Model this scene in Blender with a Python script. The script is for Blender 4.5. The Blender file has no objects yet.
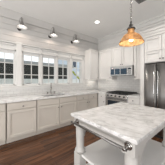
import bpy, bmesh, math, random
from mathutils import Vector, Matrix
random.seed(4)
S = bpy.context.scene
COL = S.collection
PI = math.pi

# ------------------------------------------------------------------ camera
FPX, HOR, CAMH, YAW = 112.0, 80.0, 1.343, 50.8
cd = bpy.data.cameras.new('camera')
cam = bpy.data.objects.new('camera', cd); COL.objects.link(cam)
cd.sensor_width = 36; cd.lens = FPX / 165 * 36
cd.shift_y = -(82.5 - HOR) / 165
cd.clip_start = .02
cam.location = (0, 0, CAMH)
cam.rotation_euler = (PI / 2, 0, math.radians(YAW))
S.camera = cam

# ------------------------------------------------------------------ world, light, exposure
S.view_settings.view_transform = 'Standard'
S.view_settings.look = 'None'
S.view_settings.gamma = 1
S.view_settings.use_curve_mapping = False
S.view_settings.exposure = 0.15
w = bpy.data.worlds.new('sky'); S.world = w; w.use_nodes = True
w.node_tree.nodes['Background'].inputs[0].default_value = (.93, .97, 1, 1)
w.node_tree.nodes['Background'].inputs[1].default_value = 1.25

def area(name, loc, rot, sx, sy, power, col=(1, 1, 1)):
    l = bpy.data.lights.new(name, 'AREA'); l.shape = 'RECTANGLE'; l.size = sx; l.size_y = sy
    l.energy = power; l.color = col
    o = bpy.data.objects.new(name, l); COL.objects.link(o); o.location = loc; o.rotation_euler = rot
    return o
# added soft fills behind the camera, standing in for daylight from unseen windows
area('rear_fill', (-1.2, -3.38, 1.7), (PI / 2 + .3, 0, 0), 3.6, 2.2, 38, (1, .985, .97))
area('right_fill', (2.28, .3, 1.7), (PI / 2 + .3, 0, PI / 2), 3.4, 2.2, 12, (1, .985, .97))
# added low fill, tilted up to brighten the ceiling
area('ceiling_fill', (.9, -2.5, .3), (PI / 2 + .72, 0, .3), 2.6, 1.4, 150, (1, .985, .97))
# added overhead spots without fixtures, to top-light floor, island and mouldings
for dx, dy in ((-2.39, .55), (-2.39, -1.2), (-.7, .3), (-.7, 2.2)):
    dl = bpy.data.lights.new('downlight', 'SPOT'); dl.energy = 30; dl.color = (1, .96, .90); dl.spot_size = math.radians(125); dl.spot_blend = .6; dl.shadow_soft_size = .07
    do = bpy.data.objects.new('downlight', dl); COL.objects.link(do); do.location = (dx, dy, 3.11)

# ------------------------------------------------------------------ materials
def nm(name):
    m = bpy.data.materials.new(name); m.use_nodes = True
    nt = m.node_tree
    return m, nt, nt.nodes['Principled BSDF']
def N(nt, t, **kw):
    n = nt.nodes.new(t)
    for k, v in kw.items(): setattr(n, k, v)
    return n
def ramp(nt, stops):
    r = N(nt, 'ShaderNodeValToRGB'); e = r.color_ramp.elements
    while len(e) < len(stops): e.new(.5)
    for i, (p, c) in enumerate(stops):
        e[i].position = p; e[i].color = (*c, 1) if len(c) == 3 else c
    return r
def coords(nt, scale=(1, 1, 1), rot=(0, 0, 0)):
    g = N(nt, 'ShaderNodeNewGeometry'); mp = N(nt, 'ShaderNodeMapping')
    mp.inputs['Scale'].default_value = scale; mp.inputs['Rotation'].default_value = rot
    nt.links.new(g.outputs['Position'], mp.inputs['Vector'])
    return mp
def paint(name, c, rough=.5, var=.04, scale=6, bump=0, metal=0):
    m, nt, b = nm(name); L = nt.links.new
    mp = coords(nt); n = N(nt, 'ShaderNodeTexNoise'); n.inputs['Scale'].default_value = scale
    n.inputs['Detail'].default_value = 3
    L(mp.outputs[0], n.inputs['Vector'])
    r = ramp(nt, [(.3, tuple(max(0, x * (1 - var)) for x in c)), (.7, tuple(min(1, x * (1 + var)) for x in c))])
    L(n.outputs['Fac'], r.inputs[0]); L(r.outputs[0], b.inputs['Base Color'])
    b.inputs['Roughness'].default_value = rough; b.inputs['Metallic'].default_value = metal
    if bump:
        bp = N(nt, 'ShaderNodeBump'); bp.inputs['Strength'].default_value = bump; bp.inputs['Distance'].default_value = .003
        L(n.outputs['Fac'], bp.inputs['Height']); L(bp.outputs[0], b.inputs['Normal'])
    return m
def emit(name, c, s):
    m = bpy.data.materials.new(name); m.use_nodes = True; nt = m.node_tree; nt.nodes.clear()
    e = N(nt, 'ShaderNodeEmission'); e.inputs[0].default_value = (*c, 1); e.inputs[1].default_value = s
    o = N(nt, 'ShaderNodeOutputMaterial'); nt.links.new(e.outputs[0], o.inputs[0]); return m
def brushed(name, c, rough=.28, sc=(60, 60, .6), var=.25):
    m, nt, b = nm(name); L = nt.links.new
    mp = coords(nt, sc); n = N(nt, 'ShaderNodeTexNoise'); n.inputs['Scale'].default_value = 1; n.inputs['Detail'].default_value = 4
    L(mp.outputs[0], n.inputs['Vector'])
    r = ramp(nt, [(.3, tuple(x * (1 - var) for x in c)), (.7, tuple(min(1, x * (1 + var)) for x in c))])
    L(n.outputs['Fac'], r.inputs[0]); L(r.outputs[0], b.inputs['Base Color'])
    b.inputs['Metallic'].default_value = 1; b.inputs['Roughness'].default_value = rough
    return m
def marble(name, base, vein, rough=.18, rot=.6, sc=2.2, width=.055):
    m, nt, b = nm(name); L = nt.links.new
    mp = coords(nt, (1, 1, 1), (0, 0, rot)); st = N(nt, 'ShaderNodeMapping'); st.inputs['Scale'].default_value = (1, .28, 1)
    L(mp.outputs[0], st.inputs['Vector'])
    n = N(nt, 'ShaderNodeTexNoise'); n.inputs['Scale'].default_value = sc; n.inputs['Detail'].default_value = 7
    n.inputs['Roughness'].default_value = .62; n.inputs['Distortion'].default_value = 1.3
    L(st.outputs[0], n.inputs['Vector'])
    r = ramp(nt, [(.5 - width, base), (.5, vein), (.5 + width * .8, base)])
    L(n.outputs['Fac'], r.inputs[0])
    n2 = N(nt, 'ShaderNodeTexNoise'); n2.inputs['Scale'].default_value = 9; n2.inputs['Detail'].default_value = 6
    L(mp.outputs[0], n2.inputs['Vector'])
    r2 = ramp(nt, [(.35, (.80, .79, .78)), (.6, (1, 1, 1))]); L(n2.outputs['Fac'], r2.inputs[0])
    mx = N(nt, 'ShaderNodeMixRGB', blend_type='MULTIPLY'); mx.inputs[0].default_value = 1
    L(r.outputs[0], mx.inputs[1]); L(r2.outputs[0], mx.inputs[2]); L(mx.outputs[0], b.inputs['Base Color'])
    b.inputs['Roughness'].default_value = rough
    return m
def brick(name, c1, c2, mortar, bw, bh, msize, plane, rough, grain=None, bump=.2, offset=.5):
    """plane: two axis letters giving brick length axis and brick height axis"""
    m, nt, b = nm(name); L = nt.links.new
    g = N(nt, 'ShaderNodeNewGeometry'); sp = N(nt, 'ShaderNodeSeparateXYZ'); cb = N(nt, 'ShaderNodeCombineXYZ')
    L(g.outputs['Position'], sp.inputs[0]); L(sp.outputs[plane[0]], cb.inputs[0]); L(sp.outputs[plane[1]], cb.inputs[1])
    t = N(nt, 'ShaderNodeTexBrick'); t.offset = offset
    t.inputs['Scale'].default_value = 1; t.inputs['Brick Width'].default_value = bw; t.inputs['Row Height'].default_value = bh
    t.inputs['Mortar Size'].default_value = msize; t.inputs['Mortar Smooth'].default_value = .3
    for k, v in (('Color1', c1), ('Color2', c2), ('Mortar', mortar)): t.inputs[k].default_value = (*v, 1)
    L(cb.outputs[0], t.inputs['Vector'])
    out = t.outputs['Color']
    if grain:
        mp = N(nt, 'ShaderNodeMapping'); mp.inputs['Scale'].default_value = grain; L(cb.outputs[0], mp.inputs['Vector'])
        n = N(nt, 'ShaderNodeTexNoise'); n.inputs['Scale'].default_value = 1; n.inputs['Detail'].default_value = 6
        n.inputs['Distortion'].default_value = .6
        L(mp.outputs[0], n.inputs['Vector'])
        r = ramp(nt, [(.3, (.45, .42, .4)), (.7, (1.25, 1.2, 1.15))]); L(n.outputs['Fac'], r.inputs[0])
        mx = N(nt, 'ShaderNodeMixRGB', blend_type='MULTIPLY'); mx.inputs[0].default_value = 1
        L(out, mx.inputs[1]); L(r.outputs[0], mx.inputs[2]); out = mx.outputs[0]
    L(out, b.inputs['Base Color']); b.inputs['Roughness'].default_value = rough; b.inputs['Specular IOR Level'].default_value = .36
    bp = N(nt, 'ShaderNodeBump', invert=True); bp.inputs['Strength'].default_value = bump; bp.inputs['Distance'].default_value = .004
    L(t.outputs['Fac'], bp.inputs['Height']); L(bp.outputs[0], b.inputs['Normal'])
    return m

M = {}
M['ceil'] = paint('ceiling_paint', (.88, .875, .86), .7, .015, 2)
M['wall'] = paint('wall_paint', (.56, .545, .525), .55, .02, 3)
M['wallb'] = paint('lightened_wall_paint', (.68, .665, .64), .55, .02, 3)  # wall paint lightened here to offset the shading near the far corner
M['trim'] = paint('trim_paint', (.66, .65, .63), .45, .02, 3)
M['upper'] = paint('upper_cabinet_paint', (.69, .67, .645), .4, .015, 4)
M['base'] = paint('base_cabinet_paint', (.575, .53, .475), .42, .025, 4)
M['isl'] = paint('island_paint', (.45, .435, .415), .42, .02, 4)
M['shelf'] = paint('shelf_paint', (.68, .665, .65), .4, .02, 4)
M['quartz'] = marble('counter_quartz', (.82, .81, .80), (.74, .73, .725), .15, .3, 1.8, .05)
M['marble'] = marble('island_marble', (.68, .67, .665), (.47, .465, .46), .24, 1.25, 5.5, .03)
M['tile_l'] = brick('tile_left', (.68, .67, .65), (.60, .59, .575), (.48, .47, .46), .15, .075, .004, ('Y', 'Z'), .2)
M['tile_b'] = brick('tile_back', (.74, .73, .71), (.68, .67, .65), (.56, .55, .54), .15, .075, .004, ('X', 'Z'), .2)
M['floor'] = brick('wood_floor', (.140, .062, .030), (.072, .032, .017), (.03, .014, .009), 1.3, .095, .0025, ('Y', 'X'), .24, (2.0, 26, 1), .15, .37)
M['steel'] = brushed('stainless_steel', (.50, .50, .50), .26)
M['fsteel'] = brushed('fridge_steel_reflections', (.25, .242, .235), .38, (9, 9, .25), .22)  # broad upright streaks put the room's reflections into the steel colour
M['steelh'] = brushed('stainless_trim', (.72, .72, .72), .22, (.6, 60, 60), .12)
M['nickel'] = brushed('brushed_nickel', (.19, .182, .175), .3, (30, 30, 30), .15)
M['chrome'] = brushed('aged_chrome', (.34, .325, .31), .22, (20, 20, 20), .15)
M['darkm'] = paint('dark_bronze', (.055, .05, .047), .4, .2, 20, 0, .6)
M['black'] = paint('black_iron', (.018, .018, .018), .5, .2, 30)
M['mglass'] = paint('dark_glass_blue_reflection', (.035, .065, .10), .08, .3, 6)  # blue window reflection put into the microwave glass colour
M['satin'] = brushed('satin_nickel_lamp', (.36, .35, .34), .3, (20, 20, 20), .1)
M['bglass'] = paint('dark_glass', (.012, .02, .03), .06, .2, 10)
M['void'] = paint('shadow_gap_black', (.03, .028, .026), .8, .1, 10)
M['plate'] = paint('vent_grey', (.24, .24, .235), .5, .05, 10)
M['bulb'] = emit('bulb_glow', (1, .80, .52), 7)
M['sbulb'] = emit('sconce_bulb_glow', (1, .93, .84), 5)
M['can'] = emit('downlight_glow', (1, .97, .92), 6)
M['ucl'] = emit('under_cabinet_glow', (1, .95, .86), 1.6)
M['fab'] = paint('shade_fabric', (.72, .71, .70), .9, .04, 40)
M['wenamel'] = paint('white_enamel', (.85, .85, .84), .3, .01, 5)
M['shed'] = brick('shed_boards', (.05, .05, .045), (.04, .04, .036), (.02, .02, .02), 4, .14, .01, ('Y', 'Z'), .8)
M['roof'] = paint('grey_fascia', (.33, .34, .34), .8, .05, 3)
M['fence'] = paint('white_fence_paint', (.86, .86, .85), .6, .03, 3)
M['pale'] = paint('pale_blue_siding', (.62, .68, .78), .7, .04, 3)
M['navy'] = paint('dark_blue_pane', (.05, .065, .10), .3, .2, 5)
M['grass'] = paint('lawn', (.16, .20, .09), .9, .3, 8)
M['leaf'] = paint('yellow_green_leaf', (.50, .56, .05), .5, .25, 25)
M['stem'] = paint('stem_brown', (.20, .15, .07), .8, .2, 20)

def glass():
    m = bpy.data.materials.new('window_glass'); m.use_nodes = True; nt = m.node_tree; nt.nodes.clear(); L = nt.links.new
    t = N(nt, 'ShaderNodeBsdfTransparent'); t.inputs[0].default_value = (.97, .98, .98, 1)
    g = N(nt, 'ShaderNodeBsdfGlossy'); g.inputs['Roughness'].default_value = .02
    mx = N(nt, 'ShaderNodeMixShader'); f = N(nt, 'ShaderNodeFresnel'); f.inputs[0].default_value = 1.12
    o = N(nt, 'ShaderNodeOutputMaterial')
    L(f.outputs[0], mx.inputs[0]); L(t.outputs[0], mx.inputs[1]); L(g.outputs[0], mx.inputs[2]); L(mx.outputs[0], o.inputs[0])
    return m
M['glass'] = glass()
def amber():
    m = bpy.data.materials.new('amber_glass'); m.use_nodes = True; nt = m.node_tree; nt.nodes.clear(); L = nt.links.new
    mp = coords(nt); n = N(nt, 'ShaderNodeTexNoise'); n.inputs['Scale'].default_value = 28; n.inputs['Detail'].default_value = 4
    L(mp.outputs[0], n.inputs['Vector'])
    r = ramp(nt, [(.3, (.26, .145, .06)), (.7, (.56, .38, .20))]); L(n.outputs['Fac'], r.inputs[0])
    tl = N(nt, 'ShaderNodeBsdfTranslucent'); df = N(nt, 'ShaderNodeBsdfDiffuse'); tr = N(nt, 'ShaderNodeBsdfTransparent'); gl = N(nt, 'ShaderNodeBsdfGlossy')
    L(r.outputs[0], tl.inputs[0]); L(r.outputs[0], df.inputs[0])
    tr.inputs[0].default_value = (.95, .72, .45, 1); gl.inputs['Roughness'].default_value = .12
    a = N(nt, 'ShaderNodeMixShader'); a.inputs[0].default_value = .72
    b = N(nt, 'ShaderNodeMixShader'); b.inputs[0].default_value = .26
    c = N(nt, 'ShaderNodeMixShader'); c.inputs[0].default_value = .08
    o = N(nt, 'ShaderNodeOutputMaterial')
    L(tl.outputs[0], a.inputs[1]); L(df.outputs[0], a.inputs[2]); L(a.outputs[0], b.inputs[1]); L(tr.outputs[0], b.inputs[2])
    L(b.outputs[0], c.inputs[1]); L(gl.outputs[0], c.inputs[2]); L(c.outputs[0], o.inputs[0])
    return m
M['amber'] = amber()

# ------------------------------------------------------------------ mesh builder (world coordinates in, one object out)
def tag(o, label=None, cat=None, group=None, kind=None):
    if label: o['label'] = label
    if cat: o['category'] = cat
    if group: o['group'] = group
    if kind: o['kind'] = kind
    return o
def wloc(o):
    v = Vector(o.location)
    while o.parent: o = o.parent; v += Vector(o.location)
    return v
class MB:
    def __init__(s): s.bm = bmesh.new()
    def merge(s, b):
        me = bpy.data.meshes.new('t'); b.to_mesh(me); b.free(); s.bm.from_mesh(me); bpy.data.meshes.remove(me); return s
    def box(s, x0, x1, y0, y1, z0, z1, bev=0):
        b = bmesh.new(); bmesh.ops.create_cube(b, size=1)
        for v in b.verts:
            v.co = Vector(((x0 + x1) / 2 + v.co.x * abs(x1 - x0), (y0 + y1) / 2 + v.co.y * abs(y1 - y0), (z0 + z1) / 2 + v.co.z * abs(z1 - z0)))
        if bev: bmesh.ops.bevel(b, geom=b.edges[:], offset=bev, segments=2, affect='EDGES', profile=.5)
        return s.merge(b)
    def tube(s, pts, r, seg=12):
        pts = [Vector(p) for p in pts]; b = bmesh.new(); rings = []
        rs = r if isinstance(r, (list, tuple)) else [r] * len(pts)
        up = None
        for i, p in enumerate(pts):
            d = (pts[min(i + 1, len(pts) - 1)] - pts[max(i - 1, 0)]).normalized()
            if up is None:
                up = Vector((0, 0, 1)) if abs(d.z) < .9 else Vector((1, 0, 0))
            a = d.cross(up)
            if a.length < 1e-4: a = d.cross(Vector((0, 1, 0)))
            a.normalize(); c = a.cross(d).normalized(); up = c
            rings.append([b.verts.new(p + (a * math.cos(2 * PI * k / seg) + c * math.sin(2 * PI * k / seg)) * rs[i]) for k in range(seg)])
        for A, B in zip(rings, rings[1:]):
            for k in range(seg): b.faces.new((A[k], A[(k + 1) % seg], B[(k + 1) % seg], B[k])).smooth = True
        b.faces.new(rings[0]); b.faces.new(rings[-1])
        return s.merge(b)
    def lathe(s, c, prof, seg=24, axis='Z', close=True):
        """prof: (radius, height) pairs along axis from centre c"""
        b = bmesh.new(); rings = []; c = Vector(c)
        for r, h in prof:
            ring = []
            for k in range(seg):
                a = 2 * PI * k / seg; u, v = r * math.cos(a), r * math.sin(a)
                o = {'Z': (u, v, h), 'X': (h, u, v), 'Y': (u, h, v)}[axis]
                ring.append(b.verts.new(c + Vector(o)))
            rings.append(ring)
        for A, B in zip(rings, rings[1:]):
            for k in range(seg): b.faces.new((A[k], A[(k + 1) % seg], B[(k + 1) % seg], B[k])).smooth = True
        if close:
            b.faces.new(rings[0]); b.faces.new(rings[-1])
        return s.merge(b)
    def build(s, name, mat, parent=None, origin=None):
        bm = s.bm
        bmesh.ops.recalc_face_normals(bm, faces=bm.faces[:])
        if parent is None and origin is None:
            xs = [v.co for v in bm.verts]
            origin = Vector(((min(v.x for v in xs) + max(v.x for v in xs)) / 2, (min(v.y for v in xs) + max(v.y for v in xs)) / 2, min(v.z for v in xs)))
        off = wloc(parent) if parent else Vector(origin)
        bmesh.ops.translate(bm, verts=bm.verts[:], vec=-off)
        me = bpy.data.meshes.new(name); bm.to_mesh(me); bm.free()
        me.materials.append(M[mat] if isinstance(mat, str) else mat)
        o = bpy.data.objects.new(name, me); COL.objects.link(o)
        if parent: o.parent = parent
        else: o.location = origin
        return o
def thing(name, loc, label, cat, group=None, kind=None):
    o = bpy.data.objects.new(name, None); COL.objects.link(o); o.location = loc; o.empty_display_size = .1
    return tag(o, label, cat, group, kind)
def copy_tree(o, parent=None):
    c = o.copy(); COL.objects.link(c)
    if parent: c.parent = parent
    for ch in list(o.children): copy_tree(ch, c)
    return c
def struct(mb, name, mat, label, cat): return tag(mb.build(name, mat), label, cat, None, 'structure')

# key planes
XW, YB, ZC = -3.39, 3.645, 3.13          # window wall, range wall, ceiling
XR, YR = 2.3, -3.4                        # right and rear walls (behind the camera)

# ------------------------------------------------------------------ room shell
struct(MB().box(XW - .2, XR + .1, YR - .1, YB + .1, -.05, 0), 'floor', 'floor', 'dark reddish brown hardwood plank floor', 'floor')
struct(MB().box(XW - .15, XR + .1, YR - .1, YB + .1, ZC, ZC + .08), 'ceiling', 'ceil', 'flat white painted ceiling', 'ceiling')

# window openings in the left wall:  (y0, y1)
WZ0, WZ1 = 1.19, 2.11
WIN = [(.03, .50), (.655, 1.145), (1.185, 1.655), (1.695, 2.165), (2.27, 2.74)]
wl = MB()
TH = .14
def lw(y0, y1, z0, z1): wl.box(XW - TH, XW - .012, y0, y1, z0, z1)
lw(YR, YB + .1, 0, WZ0); lw(YR, YB + .1, WZ1, ZC)
ys = [YR] + [v for p in WIN for v in p] + [YB + .1]
for i in range(0, len(ys), 2): lw(ys[i], ys[i + 1], WZ0, WZ1)
z = 2.34                                  # horizontal boards above the windows
while z < 2.90:
    wl.box(XW - .012, XW, YR, YB, z + .002, min(z + .138, 2.90), .0015); z += .14
wl.box(XW - .012, XW, YR, -.12, 0, 2.34); wl.box(XW - .012, XW, 2.86, YB, 1.36, 2.34)
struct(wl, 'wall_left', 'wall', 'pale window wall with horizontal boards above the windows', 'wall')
wb = MB().box(XW - TH, XR + .1, YB + .012, YB + .12, 0, ZC)
z = 1.36
while z < 2.95:
    wb.box(XW, XR, YB, YB + .012, z + .004, min(z + .136, 2.97), .002); z += .14
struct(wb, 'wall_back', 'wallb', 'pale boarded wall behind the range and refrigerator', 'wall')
rw = MB()
for x0, x1 in ((XW - .1, -3.05), (.65, XR + .1)): rw.box(x0, x1, YR - .1, YR, 0, ZC)
rw.box(-3.05, .65, YR - .1, YR, 0, .55); rw.box(-3.05, .65, YR - .1, YR, 2.85, ZC)
for x in (-1.85, -.6): rw.box(x - .06, x + .06, YR - .1, YR, .55, 2.85)
struct(rw, 'wall_rear', 'wall', 'pale rear wall with tall window openings, out of view', 'wall')
rr = MB()
for y0, y1 in ((YR, -1.5), (2.1, YB + .1)): rr.box(XR, XR + .1, y0, y1, 0, ZC)
rr.box(XR, XR + .1, -1.5, 2.1, 0, .55); rr.box(XR, XR + .1, -1.5, 2.1, 2.85, ZC)
for y in (-.3, .9): rr.box(XR, XR + .1, y - .06, y + .06, .55, 2.85)
struct(rr, 'wall_right', 'wall', 'pale right wall with tall window openings, out of view', 'wall')
# crown boards
struct(MB().box(XW, XW + .03, YR, YB, 2.905, ZC, .003).box(XW, XW + .035, YR, YB, ZC - .03, ZC, .006), 'trim_1', 'wall', 'flat crown board along the top of the window wall', 'trim')
struct(MB().box(XW, XR, YB - .022, YB, 2.975, ZC, .003).box(XW, XR, YB - .06, YB, ZC - .05, ZC, .012), 'trim_2', 'trim', 'white crown board along the top of the range wall', 'trim')
# window casing: head panels, pilasters, apron
t3 = MB()
def head(y0, y1, divs):
    t3.box(XW, XW + .06, y0, y1, 2.285, 2.318, .005)       # cap
    t3.box(XW, XW + .006, y0, y1, WZ1, 2.285)
    t3.box(XW, XW + .032, y0, y1, WZ1, 2.135, .003); t3.box(XW, XW + .032, y0, y1, 2.235, 2.268, .003)
    for d in divs: t3.box(XW, XW + .032, d - .02, d + .02, WZ1, 2.285, .003)
head(-.12, .505, (0, .49)); head(.635, 2.86, (.65, 1.165, 1.675, 2.185, 2.25, 2.76, 2.84))
struct(t3, 'trim_3', 'trim', 'white panelled header above the windows', 'trim')
t4 = MB().box(XW, XW + .045, .505, .635, 1.17, 2.34, .004).box(XW, XW + .055, .495, .645, 2.30, 2.34, .004)
struct(t4, 'trim_4', 'trim', 'broad white pilaster between first and second window', 'trim')
t5 = MB()
for y0, y1 in ((-.12, .03), (1.145, 1.185), (1.655, 1.695), (2.165, 2.27), (2.74, 2.86)): t5.box(XW, XW + .02, y0, y1, WZ0, WZ1, .003)
t5.box(XW, XW + .02, .50, .507, WZ0, WZ1).box(XW, XW + .02, .633, .655, WZ0, WZ1)
struct(t5, 'trim_5', 'trim', 'white casings beside and between the windows', 'trim')
t6 = MB().box(XW - .01, XW + .05, -.14, 2.87, 1.165, 1.19, .006).box(XW, XW + .02, -.12, 2.86, 1.10, 1.165, .003)
struct(t6, 'trim_6', 'trim', 'long white window sill and apron above the backsplash', 'trim')
# backsplashes
struct(MB().box(XW - .012, XW + .002, -.9, 2.86, .915, 1.10).box(XW - .012, XW + .002, 2.86, YB, .915, 1.36), 'trim_7', 'tile_l', 'white tile backsplash under the windows', 'backsplash')
struct(MB().box(XW, -1.31, YB - .004, YB + .012, .915, 1.80), 'trim_8', 'tile_b', 'white tile backsplash behind the range', 'backsplash')

# windows
WORDS = ['white framed window left of the broad pilaster', 'white framed window just right of the broad pilaster', 'white framed middle window of the joined three, behind the faucet',
         'white framed window at the right end of the joined three', 'separate narrow window nearest the corner, yellow leaves outside']
for i, (y0, y1) in enumerate(WIN):
    ym = (y0 + y1) / 2; xg = XW - .05
    wn = thing('window_%d' % (i + 1), (XW, ym, WZ0), WORDS[i], 'window', None, 'structure')
    f = MB()
    f.box(XW - TH, XW, y0, y0 + .018, WZ0, WZ1).box(XW - TH, XW, y1 - .018, y1, WZ0, WZ1).box(XW - TH, XW, y0, y1, WZ0, WZ0 + .012).box(XW - TH, XW, y0, y1, WZ1 - .012, WZ1)
    f.build('window_frame', 'trim', wn)
    s = MB(); a, b = y0 + .018, y1 - .018
    s.box(xg - .018, xg + .018, a, a + .028, WZ0 + .012, WZ1 - .012, .003).box(xg - .018, xg + .018, b - .028, b, WZ0 + .012, WZ1 - .012, .003)
    s.box(xg - .018, xg + .018, a, b, WZ0 + .012, WZ0 + .05, .003).box(xg - .018, xg + .018, a, b, WZ1 - .045, WZ1 - .012, .003)
    sash = s.build('sash', 'trim', wn)
    for q in (MB().box(xg - .012, xg + .012, ym - .009, ym + .009, WZ0 + .04, WZ1 - .04),
              MB().box(xg - .012, xg + .012, a, b, 1.482, 1.502), MB().box(xg - .012, xg + .012, a, b, 1.775, 1.795)):
        q.build('muntin', 'trim', sash)
    MB().box(xg - .003, xg + .003, a + .02, b - .02, WZ0 + .04, WZ1 - .04).build('pane', 'glass', sash)
SH = ['left of the broad pilaster', 'just right of the broad pilaster', 'above the faucet', 'right end of the joined three', 'nearest the corner']
for i, (y0, y1) in enumerate(WIN):
    sh = thing('pleated_blind', (XW - .015, (y0 + y1) / 2, 2.03), 'raised white pleated blind in the window ' + SH[i], 'blind', 'blinds at the window tops')
    mb = MB()
    for k in range(4): mb.box(XW - .028, XW - .004 + .002 * (k % 2), y0 + .022, y1 - .022, 2.035 + k * .0135, 2.047 + k * .0135, .004)
    mb.build('pleats', 'fab', sh)
    MB().box(XW - .03, XW - .004, y0 + .02, y1 - .02, 2.09, 2.098, .002).build('head_rail', 'wenamel', sh)
    MB().box(XW - .03, XW - .004, y0 + .02, y1 - .02, 2.024, 2.034, .003).build('bottom_rail', 'wenamel', sh)

# ------------------------------------------------------------------ outside
tag(MB().box(-30, XW - .2, -20, 30, -.4, -.3).build('lawn', 'grass'), 'green lawn outside the windows', 'lawn', None, 'structure')
fe = thing('garden_fence', (-6, 3, -.3), 'white board fence seen low through the windows', 'fence')
mb = MB(); k = -2.0
while k < 7.5: mb.box(-6.02, -5.99, k, k + .19, -.3, 1.36, .004); k += .195
mb.build('board_panel', 'fence', fe)
MB().box(-6.05, -5.97, -2, 7.55, 1.355, 1.40, .006).build('top_rail', 'fence', fe)
sd = thing('shed', (-10.5, 2, -.3), 'long dark boarded outbuilding with a flat grey roof edge outside', 'outbuilding')
MB().box(-12, -9, -4, 6.0, -.3, 2.55).build('wall', 'shed', sd)
MB().box(-12.2, -8.85, -4.2, 6.15, 2.52, 2.74, .02).build('roof', 'roof', sd)
hs = thing('neighbour_house', (-14.5, 11, -.3), 'pale blue house beyond the fence, seen in the window nearest the corner', 'house')
MB().box(-16, -12.2, 7.6, 15, -.3, 4.6).build('wall', 'pale', hs)
MB().box(-16.3, -11.9, 7.3, 15.3, 4.6, 4.8, .03).build('roof', 'roof', hs)
wf = MB().box(-12.22, -12.15, 8.2, 8.85, 2.95, 4.05, .01).build('window', 'fence', hs)
MB().box(-12.17, -12.13, 8.27, 8.78, 3.02, 3.98).build('pane', 'navy', wf)
MB().box(-12.22, -12.15, 8.95, 10.0, -.3, 2.5, .01).build('door', 'fence', hs)
bx = thing('fence_box', (-5.95, 1.45, 1.05), 'small dark flat box on the white fence outside the second window', 'box')
MB().box(-5.965, -5.93, 1.33, 1.56, 1.09, 1.17, .006).build('body', 'plate', bx)
MB().box(-5.965, -5.92, 1.31, 1.58, 1.17, 1.185, .004).build('lid', 'darkm', bx)
lf = thing('leafy_sprig', (-3.72, 2.68, -.3), 'yellow green leafy sprig leaning outside the window nearest the corner', 'plant')
a, b = Vector((-3.72, 2.50, 1.66)), Vector((-3.72, 2.86, 1.36))
MB().tube([(-3.75, 2.9, -.3), (-3.74, 2.9, .8), (-3.72, 2.86, 1.36), (-3.72, 2.68, 1.53), a], [.012, .01, .007, .005, .003], 6).build('stem', 'stem', lf)
for k in range(16):
    p = a.lerp(b, k / 15); q = bmesh.new()
    L_, W_ = .10, .036; ang = 2.3 + (1.1 if k % 2 else -1.1) + random.uniform(-.35, .35)
    top = [Vector((0, 0, 0)), Vector((L_ * .35, W_, .004)), Vector((L_ * .7, W_ * .8, .006)), Vector((L_, 0, -.004)), Vector((L_ * .7, -W_ * .8, .006)), Vector((L_ * .35, -W_, .004))]
    R = Matrix.Rotation(-PI / 2 + random.uniform(-.5, .5), 3, 'Y')
    vs = []
    for t_ in top:
        u, v = t_.x * math.cos(ang) - t_.y * math.sin(ang), t_.x * math.sin(ang) + t_.y * math.cos(ang)
        vs.append(p + Vector((t_.z + random.uniform(-.004, .004), -u, v)))
    A = [q.verts.new(v) for v in vs]; B = [q.verts.new(v + Vector((.003, 0, 0))) for v in vs]
    q.faces.new(A); q.faces.new(B)
    for j in range(6): q.faces.new((A[j], A[(j + 1) % 6], B[(j + 1) % 6], B[j]))
    m_ = MB(); m_.merge(q); m_.build('leaf', 'leaf', lf)

# ------------------------------------------------------------------ cabinets
class Wall:                               # u along the wall to the right, v up, w out into the room
    def __init__(s, kind, plane): s.k, s.p = kind, plane
    def box(s, mb, u0, u1, v0, v1, w0, w1, bev=0):
        if s.k == 'L': mb.box(s.p + w0, s.p + w1, u0, u1, v0, v1, bev)
        else: mb.box(u0, u1, s.p - w1, s.p - w0, v0, v1, bev)
        return mb
    def pt(s, u, v, w): return Vector((s.p + w, u, v)) if s.k == 'L' else Vector((u, s.p - w, v))
    def knob(s, u, v, w0, parent, mat='nickel'):
        mb = MB(); ax = 'X' if s.k == 'L' else 'Y'; sg = 1 if s.k == 'L' else -1
        pr = [(.007, 0), (.006, .012), (.011, .016), (.0165, .022), (.0165, .027), (.010, .032), (.001, .0335)]
        mb.lathe(s.pt(u, v, w0), [(r, sg * h) for r, h in pr], 14, ax)
        return mb.build('knob', mat, parent)
    def door(s, name, u0, u1, v0, v1, mat, parent, stile=.058, slab=False):
        g = .004; mb = MB(); u0 += g; u1 -= g; v0 += g; v1 -= g
        if slab: s.box(mb, u0, u1, v0, v1, .001, .026, .004)
        else:
            for a in ((u0, u0 + stile, v0, v1), (u1 - stile, u1, v0, v1), (u0 + stile, u1 - stile, v0, v0 + stile), (u0 + stile, u1 - stile, v1 - stile, v1)):
                s.box(mb, *a, .001, .026, .002)
            s.box(mb, u0 + stile - .002, u1 - stile + .002, v0 + stile - .002, v1 - stile + .002, .001, .006)
            e = .012                        # small inner moulding
            for a in ((u0 + stile, u0 + stile + e, v0 + stile, v1 - stile), (u1 - stile - e, u1 - stile, v0 + stile, v1 - stile), (u0 + stile, u1 - stile, v0 + stile, v0 + stile + e), (u0 + stile, u1 - stile, v1 - stile - e, v1 - stile)):
                s.box(mb, *a, .005, .016, .004)
        return mb.build(name, mat, parent)
FL = Wall('L', -2.792)                    # base fronts on the window wall
FB = Wall('B', 2.985)                     # base fronts on the range wall
def base_body(W, u0, u1, back, parent, mat, sink=False):
    mb = MB()
    if sink: W.box(mb, u0, u1, .105, .64, -back, 0); W.box(mb, u0, u1, .64, .874, -.02, 0); W.box(mb, u0, u0 + .018, .64, .874, -back, -.02); W.box(mb, u1 - .018, u1, .64, .874, -back, -.02)
    else: W.box(mb, u0, u1, .105, .874, -back, 0)
    mb.build('body', mat, parent)
    W.box(MB(), u0, u1, 0, .105, -back, -.055).build('toe_kick', mat, parent)
BK = .59
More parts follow.
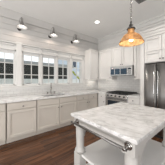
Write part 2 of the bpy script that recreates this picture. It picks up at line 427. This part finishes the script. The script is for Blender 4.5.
def base(W, u0, u1, back, label, drawers, doors, mat='base'):
    c = W.pt((u0 + u1) / 2, 0, -back / 2); t = thing('base_cabinet', c, label, 'cabinet')
    base_body(W, u0, u1, back, t, mat, 'faucet' in label)
    for (a, b, kn) in drawers:
        d = W.door('drawer', a, b, .709, .860, mat, t, slab=True)
        for k in kn: W.knob(k, .785 if W.k == 'B' else .765, .026, d)
    for (a, b, kn) in doors:
        d = W.door('door', a, b, .115, .697, mat, t)
        for (ku, kv) in kn: W.knob(ku, kv, .026, d)
    return t
base(FL, -.37, .236, BK, 'greige base cabinet cut off by the left edge of the photo', [(-.36, .23, (-.06,))], [(-.36, .23, [])])
base(FL, .250, .846, BK, 'greige base cabinet with one knob on its drawer, left of the sink', [(.254, .842, (.55,))], [(.254, .842, [])])
base(FL, .858, 2.035, BK, 'wide greige sink base cabinet with two doors under the faucet', [(.862, 1.446, ()), (1.448, 2.03, ())], [(.862, 1.446, [(1.41, .61)]), (1.448, 2.03, [(1.50, .61)])])
base(FL, 2.041, 2.958, BK, 'greige base cabinet right of the sink, running into the corner', [(2.045, 2.495, (2.27,)), (2.497, 2.954, (2.727,))], [(2.045, 2.495, [(2.455, .61)]), (2.497, 2.954, [(2.54, .61)])])
base(FB, -2.75, -2.422, .65, 'narrow pale base cabinet in the corner left of the range', [(-2.745, -2.425, (-2.58,))], [(-2.745, -2.425, [(-2.47, .61)])], 'upper')
base(FB, -1.63, -1.312, .65, 'narrow pale base cabinet between the range and refrigerator', [(-1.626, -1.316, (-1.47,))], [(-1.626, -1.316, [(-1.59, .61)])], 'upper')

# worktops
ct = MB(); CZ0, CZ1 = .876, .916
SK = (-3.22, -2.85, 1.06, 1.82)
ct.box(XW + .002, SK[0], -.9, YB - .005, CZ0, CZ1).box(SK[1], -2.74, -.9, 2.955, CZ0, CZ1)
ct.box(SK[0], SK[1], -.9, SK[2], CZ0, CZ1).box(SK[0], SK[1], SK[3], 2.955, CZ0, CZ1)
ct.box(SK[0], -2.42, 2.955, YB - .005, CZ0, CZ1)
tag(ct.build('countertop', 'quartz'), 'long white stone worktop with the sink under the windows', 'countertop')
tag(MB().box(-1.632, -1.312, 2.95, YB - .005, CZ0, CZ1, .003).build('countertop', 'quartz'), 'short white stone worktop between range and refrigerator', 'countertop')

# sink and faucet
sk = thing('kitchen_sink', ((SK[0] + SK[1]) / 2, (SK[2] + SK[3]) / 2, .68), 'undermount grey steel sink in the long worktop', 'sink')
x0, x1, y0, y1 = SK; e = .012
MB().box(x0 - e, x1 + e, y0 - e, y1 + e, .68, .69).box(x0 - e, x0, y0 - e, y1 + e, .69, .876).box(x1, x1 + e, y0 - e, y1 + e, .69, .876).box(x0, x1, y0 - e, y0, .69, .876).box(x0, x1, y1, y1 + e, .69, .876).build('basin', 'steel', sk)
MB().lathe((-3.03, 1.44, .69), [(.045, 0), (.045, .004), (.03, .006), (.001, .004)], 20).build('drain', 'nickel', sk)
fx, fy = -3.30, 1.43
fc = thing('faucet', (fx, fy, .916), 'dark nickel gooseneck faucet behind the sink', 'faucet')
MB().lathe((fx, fy, .916), [(.032, 0), (.032, .008), (.022, .02), (.018, .06), (.021, .07), (.016, .08)], 18).build('base', 'chrome', fc)
sp = lambda d, z: (fx + .93 * d, fy - .30 * d, z)
arc = [(fx, fy, .99), (fx, fy, 1.16)] + [sp(.085 - .085 * math.cos(t), 1.17 + .085 * math.sin(t)) for t in [PI * k / 8 for k in range(1, 9)]] + [sp(.17, 1.10)]
MB().tube(arc, .0125, 12).build('spout', 'chrome', fc)
MB().lathe(sp(.17, 1.05), [(.014, 0), (.018, .01), (.016, .055)], 14).build('spray_head', 'chrome', fc)
for dy in (-.11, .11):
    MB().lathe((fx, fy + dy, .916), [(.026, 0), (.026, .008), (.016, .018), (.015, .05), (.019, .06), (.010, .07)], 16).tube([(fx, fy + dy, .972), (fx + .02, fy + dy + .45 * dy, .99)], [.008, .006], 8).build('handle', 'chrome', fc)

# upper cabinets
UZ0, UZ1 = 1.36, 2.50
UL = Wall('L', -3.08); UB = Wall('B', 3.336)
def crown_strip(W, u0, u1, v, parent, mat, wb=.0, h=.05):
    mb = MB(); W.box(mb, u0, u1, v, v + h * .5, -.02, wb + .018, .003); W.box(mb, u0, u1, v + h * .4, v + h, -.02, wb + .036, .006)
    return mb.build('crown', mat, parent)
t = thing('upper_cabinet', (-3.235, 3.08, UZ0), 'white wall cabinet on the window wall, right of the last window', 'cabinet')
UL.box(MB(), 2.865, 3.296, UZ0, UZ1, -.305, 0).build('body', 'upper', t)
d = UL.door('door', 2.870, 3.294, UZ0, UZ1 - .05, 'upper', t); UL.knob(3.26, 1.43, .026, d)
crown_strip(UL, 2.850, 3.296, UZ1 - .045, t, 'upper')
def upper(u0, u1, v0, doors, label, crown=True, W=UB, v1=UZ1, back=.30):
    t = thing('upper_cabinet', W.pt((u0 + u1) / 2, v0, -back / 2), label, 'cabinet')
    W.box(MB(), u0, u1, v0, v1, -back, 0).build('body', 'upper', t)
    for (a, b, kn) in doors:
        d = W.door('door', a, b, v0, v1 - .05, 'upper', t)
        for ku, kv in kn: W.knob(ku, kv, .026, d)
    if crown: crown_strip(W, u0, u1, v1 - .045, t, 'upper')
    return t
upper(-3.380, -2.424, UZ0, [(-3.02, -2.428, [(-2.475, 1.43)])], 'white wall cabinet in the corner, left of the microwave')
upper(-2.420, -1.634, 1.795, [(-2.416, -2.03, [(-2.06, 1.85)]), (-2.026, -1.638, [(-1.995, 1.85)])], 'white two-door wall cabinet above the microwave')
upper(-1.630, -1.314, UZ0, [(-1.626, -1.318, [(-1.585, 1.43)])], 'narrow white wall cabinet between microwave and refrigerator')
# refrigerator surround
FF = Wall('B', 3.02)
t = thing('upper_cabinet', (-.84, 3.3, 1.78), 'white surround of two-tier cabinet and end panels around the refrigerator', 'cabinet')
FF.box(MB(), -1.208, -.42, 1.765, 2.50, -.61, 0).build('body', 'upper', t)
for (a, b, k) in ((-1.204, -.832, -.86), (-.828, -.424, -.80)):
    d = FF.door('door', a, b, 1.775, 2.03, 'upper', t, .05); FF.knob(k, 1.835, .026, d)
    d = FF.door('door', a, b, 2.035, 2.38, 'upper', t, .05)
mb = MB(); FF.box(mb, -1.31, -.42, 2.40, 2.455, -.02, .03, .004); FF.box(mb, -1.31, -.42, 2.45, 2.52, -.02, .05, .01); FF.box(mb, -1.31, -.42, 2.515, 2.57, -.02, .075, .008)
mb.build('crown', 'upper', t)
FF.box(MB(), -1.308, -1.212, 0, 2.40, -.62, .02, .003).build('end_panel', 'upper', t)
FF.box(MB(), -.416, -.33, 0, 2.40, -.62, .02, .003).build('end_panel', 'upper', t)
# under-cabinet strips (lamps)
def strip(x0, x1, y0, y1, label, lw_, rot):
    t = thing('under_cabinet_light', ((x0 + x1) / 2, (y0 + y1) / 2, UZ0 - .014), label, 'light', 'strips under the wall cabinets')
    MB().box(x0, x1, y0, y1, UZ0 - .008, UZ0 - .0005).build('housing', 'wenamel', t)
    MB().box(x0 + .006, x1 - .006, y0 + .006, y1 - .006, UZ0 - .014, UZ0 - .008).build('diffuser', 'ucl', t)
    l = bpy.data.lights.new('strip_lamp', 'AREA'); l.shape = 'RECTANGLE'; l.size = x1 - x0; l.size_y = y1 - y0; l.energy = lw_; l.color = (1, .94, .84)
    o = bpy.data.objects.new('strip_lamp', l); COL.objects.link(o); o.parent = t; o.location = (0, 0, -.004)
strip(-3.30, -3.26, 2.95, 3.40, 'slim light strip under the wall cabinet on the window wall', .5, 0)
strip(-2.85, -2.48, 3.50, 3.54, 'slim light strip under the corner wall cabinet left of the microwave', .15, 0)

# ------------------------------------------------------------------ microwave
mw = thing('microwave', (-2.027, 3.42, 1.49), 'stainless over-range microwave with dark glass door', 'microwave')
MB().box(-2.414, -1.642, 3.235, YB - .006, 1.49, 1.785, .004).build('body', 'plate', mw)
MB().box(-2.414, -1.642, 3.205, 3.235, 1.735, 1.785, .004).build('vent_grille', 'steelh', mw)
dr = MB()
dr.box(-2.414, -1.76, 3.2, 3.234, 1.49, 1.525, .003).box(-2.414, -1.76, 3.2, 3.234, 1.705, 1.732, .003).box(-2.414, -2.385, 3.2, 3.234, 1.525, 1.705, .003).box(-1.79, -1.76, 3.2, 3.234, 1.525, 1.705, .003)
for x in (-2.23, -2.02): dr.box(x - .009, x + .009, 3.2, 3.234, 1.535, 1.705, .002)
dr = dr.build('door', 'steelh', mw)
MB().box(-2.388, -1.788, 3.209, 3.232, 1.523, 1.707).build('glass', 'mglass', dr)
MB().tube([(-1.775, 3.2, 1.53), (-1.775, 3.172, 1.54), (-1.775, 3.168, 1.62), (-1.775, 3.172, 1.70), (-1.775, 3.2, 1.71)], .008, 10).build('handle', 'nickel', dr)
cp = MB().box(-1.758, -1.642, 3.203, 3.234, 1.49, 1.732, .003).build('control_panel', 'steelh', mw)
MB().box(-1.745, -1.655, 3.198, 3.204, 1.665, 1.71).build('display', 'bglass', cp)
for r_ in range(4):
    for c_ in range(3): MB().box(-1.745 + c_ * .032, -1.720 + c_ * .032, 3.1985, 3.204, 1.52 + r_ * .034, 1.545 + r_ * .034, .002).build('button', 'plate', cp)

# ------------------------------------------------------------------ range
rg = thing('range', (-2.026, 3.3, 0), 'stainless gas range with black grates and front knobs', 'range')
RX0, RX1 = -2.412, -1.640
MB().box(RX0, RX1, 3.0, YB - .01, .08, .90, .003).build('body', 'steel', rg)
MB().box(RX0, RX1, 2.965, YB - .01, .90, .918, .004).build('cooktop', 'black', rg)
MB().box(RX0, RX1, 2.955, 3.0, .80, .905, .008).build('control_panel', 'steelh', rg)
for k in range(5):
    MB().lathe((RX0 + .10 + k * .143, 2.955, .85), [(.024, 0), (.024, -.006), (.019, -.010), (.017, -.034), (.001, -.036)], 18, 'Y').build('knob', 'black' if k != 2 else 'black', rg)
dm = MB().box(RX0, RX1, 2.962, 3.0, .24, .79, .006).build('oven_door', 'steel', rg)
MB().box(RX0 + .09, RX1 - .09, 2.956, 2.964, .36, .70, .003).build('window', 'bglass', dm)
MB().tube([(RX0 + .05, 2.905, .755), (RX1 - .05, 2.905, .755)], .012, 12).tube([(RX0 + .08, 2.96, .755), (RX0 + .08, 2.905, .755)], .008, 8).tube([(RX1 - .08, 2.96, .755), (RX1 - .08, 2.905, .755)], .008, 8).build('handle', 'nickel', dm)
MB().box(RX0, RX1, 2.962, 3.0, .085, .23, .005).build('drawer', 'steel', rg)
for x in (RX0 + .05, RX1 - .05):
    for y in (3.05, 3.58): MB().lathe((x, y, 0), [(.018, 0), (.018, .08)], 12).build('leg', 'black', rg)
for k in range(3):
    gx0 = RX0 + .02 + k * .246; gx1 = gx0 + .238; g = MB()
    for x in (gx0, gx1 - .014): g.box(x, x + .014, 3.0, 3.6, .936, .954, .002)
    for y in (3.0, 3.15, 3.293, 3.44, 3.586): g.box(gx0, gx1, y, y + .014, .936, .954, .002)
    g.box((gx0 + gx1) / 2 - .007, (gx0 + gx1) / 2 + .007, 3.0, 3.6, .94, .958, .002)
    for x in (gx0, gx1 - .014):
        for y in (3.0, 3.586): g.box(x, x + .014, y, y + .014, .917, .94)
    g.build('grate', 'black', rg)
    for y in (3.16, 3.44):
        MB().lathe(((gx0 + gx1) / 2, y, .918), [(.045, 0), (.045, .008), (.03, .012), (.028, .018), (.001, .019)], 18).build('burner', 'black', rg)

# ------------------------------------------------------------------ refrigerator
rf = thing('refrigerator', (-.82, 3.3, 0), 'tall stainless side-by-side refrigerator at the right of the photo', 'refrigerator')
MB().box(-1.195, -.435, 3.04, 3.62, .02, 1.735, .004).build('body', 'plate', rf)
def fdoor(x0, x1, hx):
    b = MB(); n = 10                       # slightly bowed door front
    q = bmesh.new(); fr, bk = [], []
    for i in range(n + 1):
        u = i / n; x = x0 + (x1 - x0) * u; y = 2.985 - .022 * (1 - (2 * u - 1) ** 4)
        fr.append([q.verts.new((x, y, zz)) for zz in (.07, 1.725)]); bk.append([q.verts.new((x, 3.035, zz)) for zz in (.07, 1.725)])
    for i in range(n):
        q.faces.new((fr[i][0], fr[i + 1][0], fr[i + 1][1], fr[i][1])).smooth = True
        q.faces.new((bk[i][0], bk[i + 1][0], bk[i + 1][1], bk[i][1]))
        for j in (0, 1): q.faces.new((fr[i][j], fr[i + 1][j], bk[i + 1][j], bk[i][j]))
    for i in (0, n): q.faces.new((fr[i][0], fr[i][1], bk[i][1], bk[i][0]))
    b.merge(q); d = b.build('door', 'fsteel', rf)
    MB().tube([(hx, 2.97, .55), (hx, 2.915, .57), (hx, 2.91, 1.05), (hx, 2.915, 1.53), (hx, 2.97, 1.55)], .011, 12).build('handle', 'steelh', d)
fdoor(-1.19, -.930, -.965); fdoor(-.924, -.44, -.888)
MB().box(-1.19, -.44, 3.0, 3.05, .0, .065, .004).build('base_grille', 'black', rf)

# ------------------------------------------------------------------ island
IX0, IX1, IY0, IY1 = -1.212, -.365, .79, 1.955
isl = thing('kitchen_island', ((IX0 + IX1) / 2, (IY0 + IY1) / 2, 0), 'freestanding kitchen island with veined marble top and open shelves', 'island')
MB().box(IX0, IX1, IY0, IY1, .885, .917, .004).build('top', 'marble', isl)
ap = MB(); a0, a1, b0, b1 = IX0 + .035, IX1 - .03, IY0 + .03, IY1 - .03
AZ = .80
ap.box(a0 + .01, a1 - .01, b0 + .006, b0 + .028, AZ, .885, .002).box(a0 + .01, a1 - .01, b1 - .028, b1 - .006, AZ, .885, .002).box(a0 + .006, a0 + .028, b0 + .01, b1 - .01, AZ, .885, .002).box(a1 - .028, a1 - .006, b0 + .01, b1 - .01, AZ, .885, .002)
ap.build('apron', 'isl', isl)
lw_ = .112
def leg(cx, cy):
    m_ = MB().box(cx - lw_ / 2, cx + lw_ / 2, cy - lw_ / 2, cy + lw_ / 2, .76, .885, .004)
    r = lw_ / 2
    m_.lathe((cx, cy, 0), [(r * .80, .045), (r * .88, .06), (r * .62, .075), (r * .70, .11), (r * .92, .16)], 20)
    m_.lathe((cx, cy, 0), [(r * .90, .44), (r * 1.12, .452), (r * 1.2, .465), (r * 1.12, .478), (r * .92, .49), (r * .86, .52), (r * .90, .62), (r * .98, .72), (r * .90, .75), (r * .98, .76)], 24)
    m_.box(cx - r, cx + r, cy - r, cy + r, .15, .44, .006)
    m_.lathe((cx, cy, 0), [(r * .5, 0), (r * .7, .01), (r * .8, .045)], 18)
    m_.build('leg', 'isl', isl)
for cx in (a0 + lw_ / 2, a1 - lw_ / 2):
    for cy in (b0 + lw_ / 2, b1 - lw_ / 2): leg(cx, cy)
MB().box(a0 + .02, a1 - .0, b0 + .035, b1 - .02, .405, .435, .004).build('shelf', 'shelf', isl)
MB().box(a0 + .02, a1 - .0, b0 + .035, b1 - .02, .165, .195, .004).build('shelf', 'shelf', isl)
for x in (a0 + .02, a1 - .05):
    for (yy, sg) in ((b0 + lw_ - .002, 1), (b1 - lw_ + .002, -1)):
        q = bmesh.new(); pr = [(0, 0), (.24, 0)] + [(.24 - .21 * math.sin(PI / 2 * k / 8), -.19 * (1 - math.cos(PI / 2 * k / 8)) - .004) for k in range(9)] + [(0, -.2)]
        A = [q.verts.new((x, yy + sg * u, AZ + v)) for u, v in pr]; B = [q.verts.new((x + .03, yy + sg * u, AZ + v)) for u, v in pr]
        q.faces.new(A); q.faces.new(B[::-1])
        for k in range(len(pr)): q.faces.new((A[k], B[k], B[(k + 1) % len(pr)], A[(k + 1) % len(pr)]))
        MB().merge(q).build('corbel', 'isl', isl)
tb = MB().tube([(-1.135, .757, .836), (-.425, .757, .836)], .0115, 14).build('towel_bar', 'nickel', isl)
for x in (-1.10, -.445):
    MB().lathe((x, b0, .836), [(.033, .006), (.033, -.005), (.027, -.010), (.024, -.007), (.011, -.012), (.010, -.052), (.0145, -.056), (.0145, -.072), (.009, -.076)], 20, 'Y').build('bracket', 'chrome', tb)

# ------------------------------------------------------------------ wall sconces
def sconce(y, label):
    sx = -3.155; t = thing('wall_sconce', (XW, y, 2.70), label, 'wall lamp', 'sconces above the windows')
    MB().lathe((XW, y - .02, 2.71), [(.05, 0), (.05, .012), (.035, .02), (.014, .026)], 20, 'X').build('wall_plate', 'darkm', t)
    MB().tube([(XW + .02, y - .02, 2.71), (XW + .07, y - .02, 2.715), (XW + .12, y - .045, 2.76), (XW + .15, y - .045, 2.85), (XW + .175, y - .03, 2.915), (XW + .205, y - .003, 2.935), (sx, y, 2.925), (sx, y, 2.885)], .009, 10).build('arm', 'satin', t)
    sh = MB().lathe((sx, y, 0), [(.014, 2.905), (.026, 2.895), (.030, 2.85), (.025, 2.84), (.030, 2.82), (.040, 2.78), (.058, 2.735), (.092, 2.703), (.124, 2.683), (.128, 2.672),
        (.121, 2.676), (.089, 2.696), (.054, 2.728), (.036, 2.775), (.026, 2.81), (.012, 2.83)], 28).build('shade', 'satin', t)
    sh.data.materials.append(M['wenamel'])
    for p in sh.data.polygons:
        z_ = p.center.z + 2.70; rr_ = math.hypot(p.center.x - (sx - XW), p.center.y)
        if p.index >= 28 * 9: p.material_index = 1
    MB().lathe((sx, y, 0), [(.010, 2.81), (.012, 2.775), (.020, 2.74), (.032, 2.71), (.026, 2.685), (.001, 2.676)], 18).build('bulb', 'sbulb', t)
    l = bpy.data.lights.new('sconce_lamp', 'SPOT'); l.energy = 2.0; l.color = (1, .78, .64); l.spot_size = math.radians(165); l.spot_blend = .4; l.shadow_soft_size = .03
    o = bpy.data.objects.new('sconce_lamp', l); COL.objects.link(o); o.parent = t; o.location = (sx - XW, 0, -.04)
    return t
sconce(.605, 'small bell-shaped metal wall sconce nearest the left edge, above the pilaster')
sconce(1.455, 'small bell-shaped metal wall sconce in the middle, above the faucet')
sconce(2.285, 'small bell-shaped metal wall sconce nearest the corner cabinet')

# ------------------------------------------------------------------ pendant
px, py = -.75, 1.45
pd = thing('pendant_lamp', (px, py, 1.80), 'amber glass dome pendant lamp hanging over the island', 'pendant lamp')
MB().lathe((px, py, 0), [(.06, ZC), (.06, ZC - .012), (.045, ZC - .025), (.012, ZC - .035)], 22).build('canopy', 'darkm', pd)
ch = MB(); z = ZC - .035; k = 0
while z > 2.12:
    c_ = [(.0115 * math.cos(a), .020 * math.sin(a)) for a in [2 * PI * j / 10 for j in range(11)]]
    ch.tube([(px + (u if k % 2 else 0), py + (0 if k % 2 else u), z - .017 + v) for u, v in c_], .0034, 6); z -= .031; k += 1
ch.build('chain', 'chrome', pd)
MB().lathe((px, py, 0), [(.004, 2.13), (.012, 2.115), (.013, 2.09), (.026, 2.08), (.030, 2.05), (.050, 2.035), (.056, 2.022), (.030, 2.018)], 22).build('socket_cap', 'darkm', pd)
MB().lathe((px, py, 0), [(.030, 2.030), (.040, 2.020), (.044, 1.985), (.048, 1.962), (.075, 1.952), (.104, 1.928), (.126, 1.896), (.143, 1.866), (.150, 1.848), (.157, 1.840), (.157, 1.833), (.150, 1.833),
     (.147, 1.843), (.139, 1.864), (.122, 1.893), (.100, 1.924), (.072, 1.947), (.044, 1.957), (.040, 1.985), (.036, 2.016), (.028, 2.026)], 36, 'Z', False).build('shade', 'amber', pd)
MB().lathe((px, py, 0), [(.013, 2.02), (.014, 1.96), (.026, 1.93), (.031, 1.90), (.026, 1.873), (.012, 1.86), (.001, 1.858)], 20).build('bulb', 'bulb', pd)
l = bpy.data.lights.new('pendant_lamp_light', 'POINT'); l.energy = 3.6; l.color = (1, .88, .74); l.shadow_soft_size = .035
o = bpy.data.objects.new('pendant_lamp_light', l); COL.objects.link(o); o.parent = pd; o.location = (0, 0, .045)

# ------------------------------------------------------------------ ceiling fittings
rl = thing('recessed_light', (-2.39, 2.53, ZC), 'round recessed downlight glowing in the ceiling, top centre', 'ceiling light')
MB().lathe((-2.39, 2.53, ZC), [(.062, 0), (.062, -.004), (.085, -.006), (.092, 0)], 28, 'Z', False).build('trim_ring', 'wenamel', rl)
MB().lathe((-2.39, 2.53, ZC), [(.064, 0), (.064, -.003), (.001, -.0035)], 28).build('lens', 'can', rl)
l = bpy.data.lights.new('downlight', 'SPOT'); l.energy = 40; l.color = (1, .95, .88); l.spot_size = math.radians(130); l.spot_blend = .6; l.shadow_soft_size = .06
o = bpy.data.objects.new('downlight', l); COL.objects.link(o); o.parent = rl; o.location = (0, 0, -.02)
vt = thing('ceiling_vent', (-1.05, 2.6, ZC), 'dark grey square air vent in the ceiling at the top right', 'vent')
vx0, vx1, vy0, vy1 = -1.20, -.88, 2.36, 2.68
MB().box(vx0, vx1, vy0, vy0 + .025, ZC - .01, ZC - .0005, .002).box(vx0, vx1, vy1 - .025, vy1, ZC - .01, ZC - .0005, .002).box(vx0, vx0 + .025, vy0, vy1, ZC - .01, ZC - .0005, .002).box(vx1 - .025, vx1, vy0, vy1, ZC - .01, ZC - .0005, .002).build('frame', 'plate', vt)
MB().box(vx0 + .02, vx1 - .02, vy0 + .02, vy1 - .02, ZC - .003, ZC - .0005).build('backing', 'void', vt)
for k in range(9): MB().box(vx0 + .025, vx1 - .025, vy0 + .035 + k * .029, vy0 + .050 + k * .029, ZC - .009, ZC - .0035, .001).build('slat', 'plate', vt)
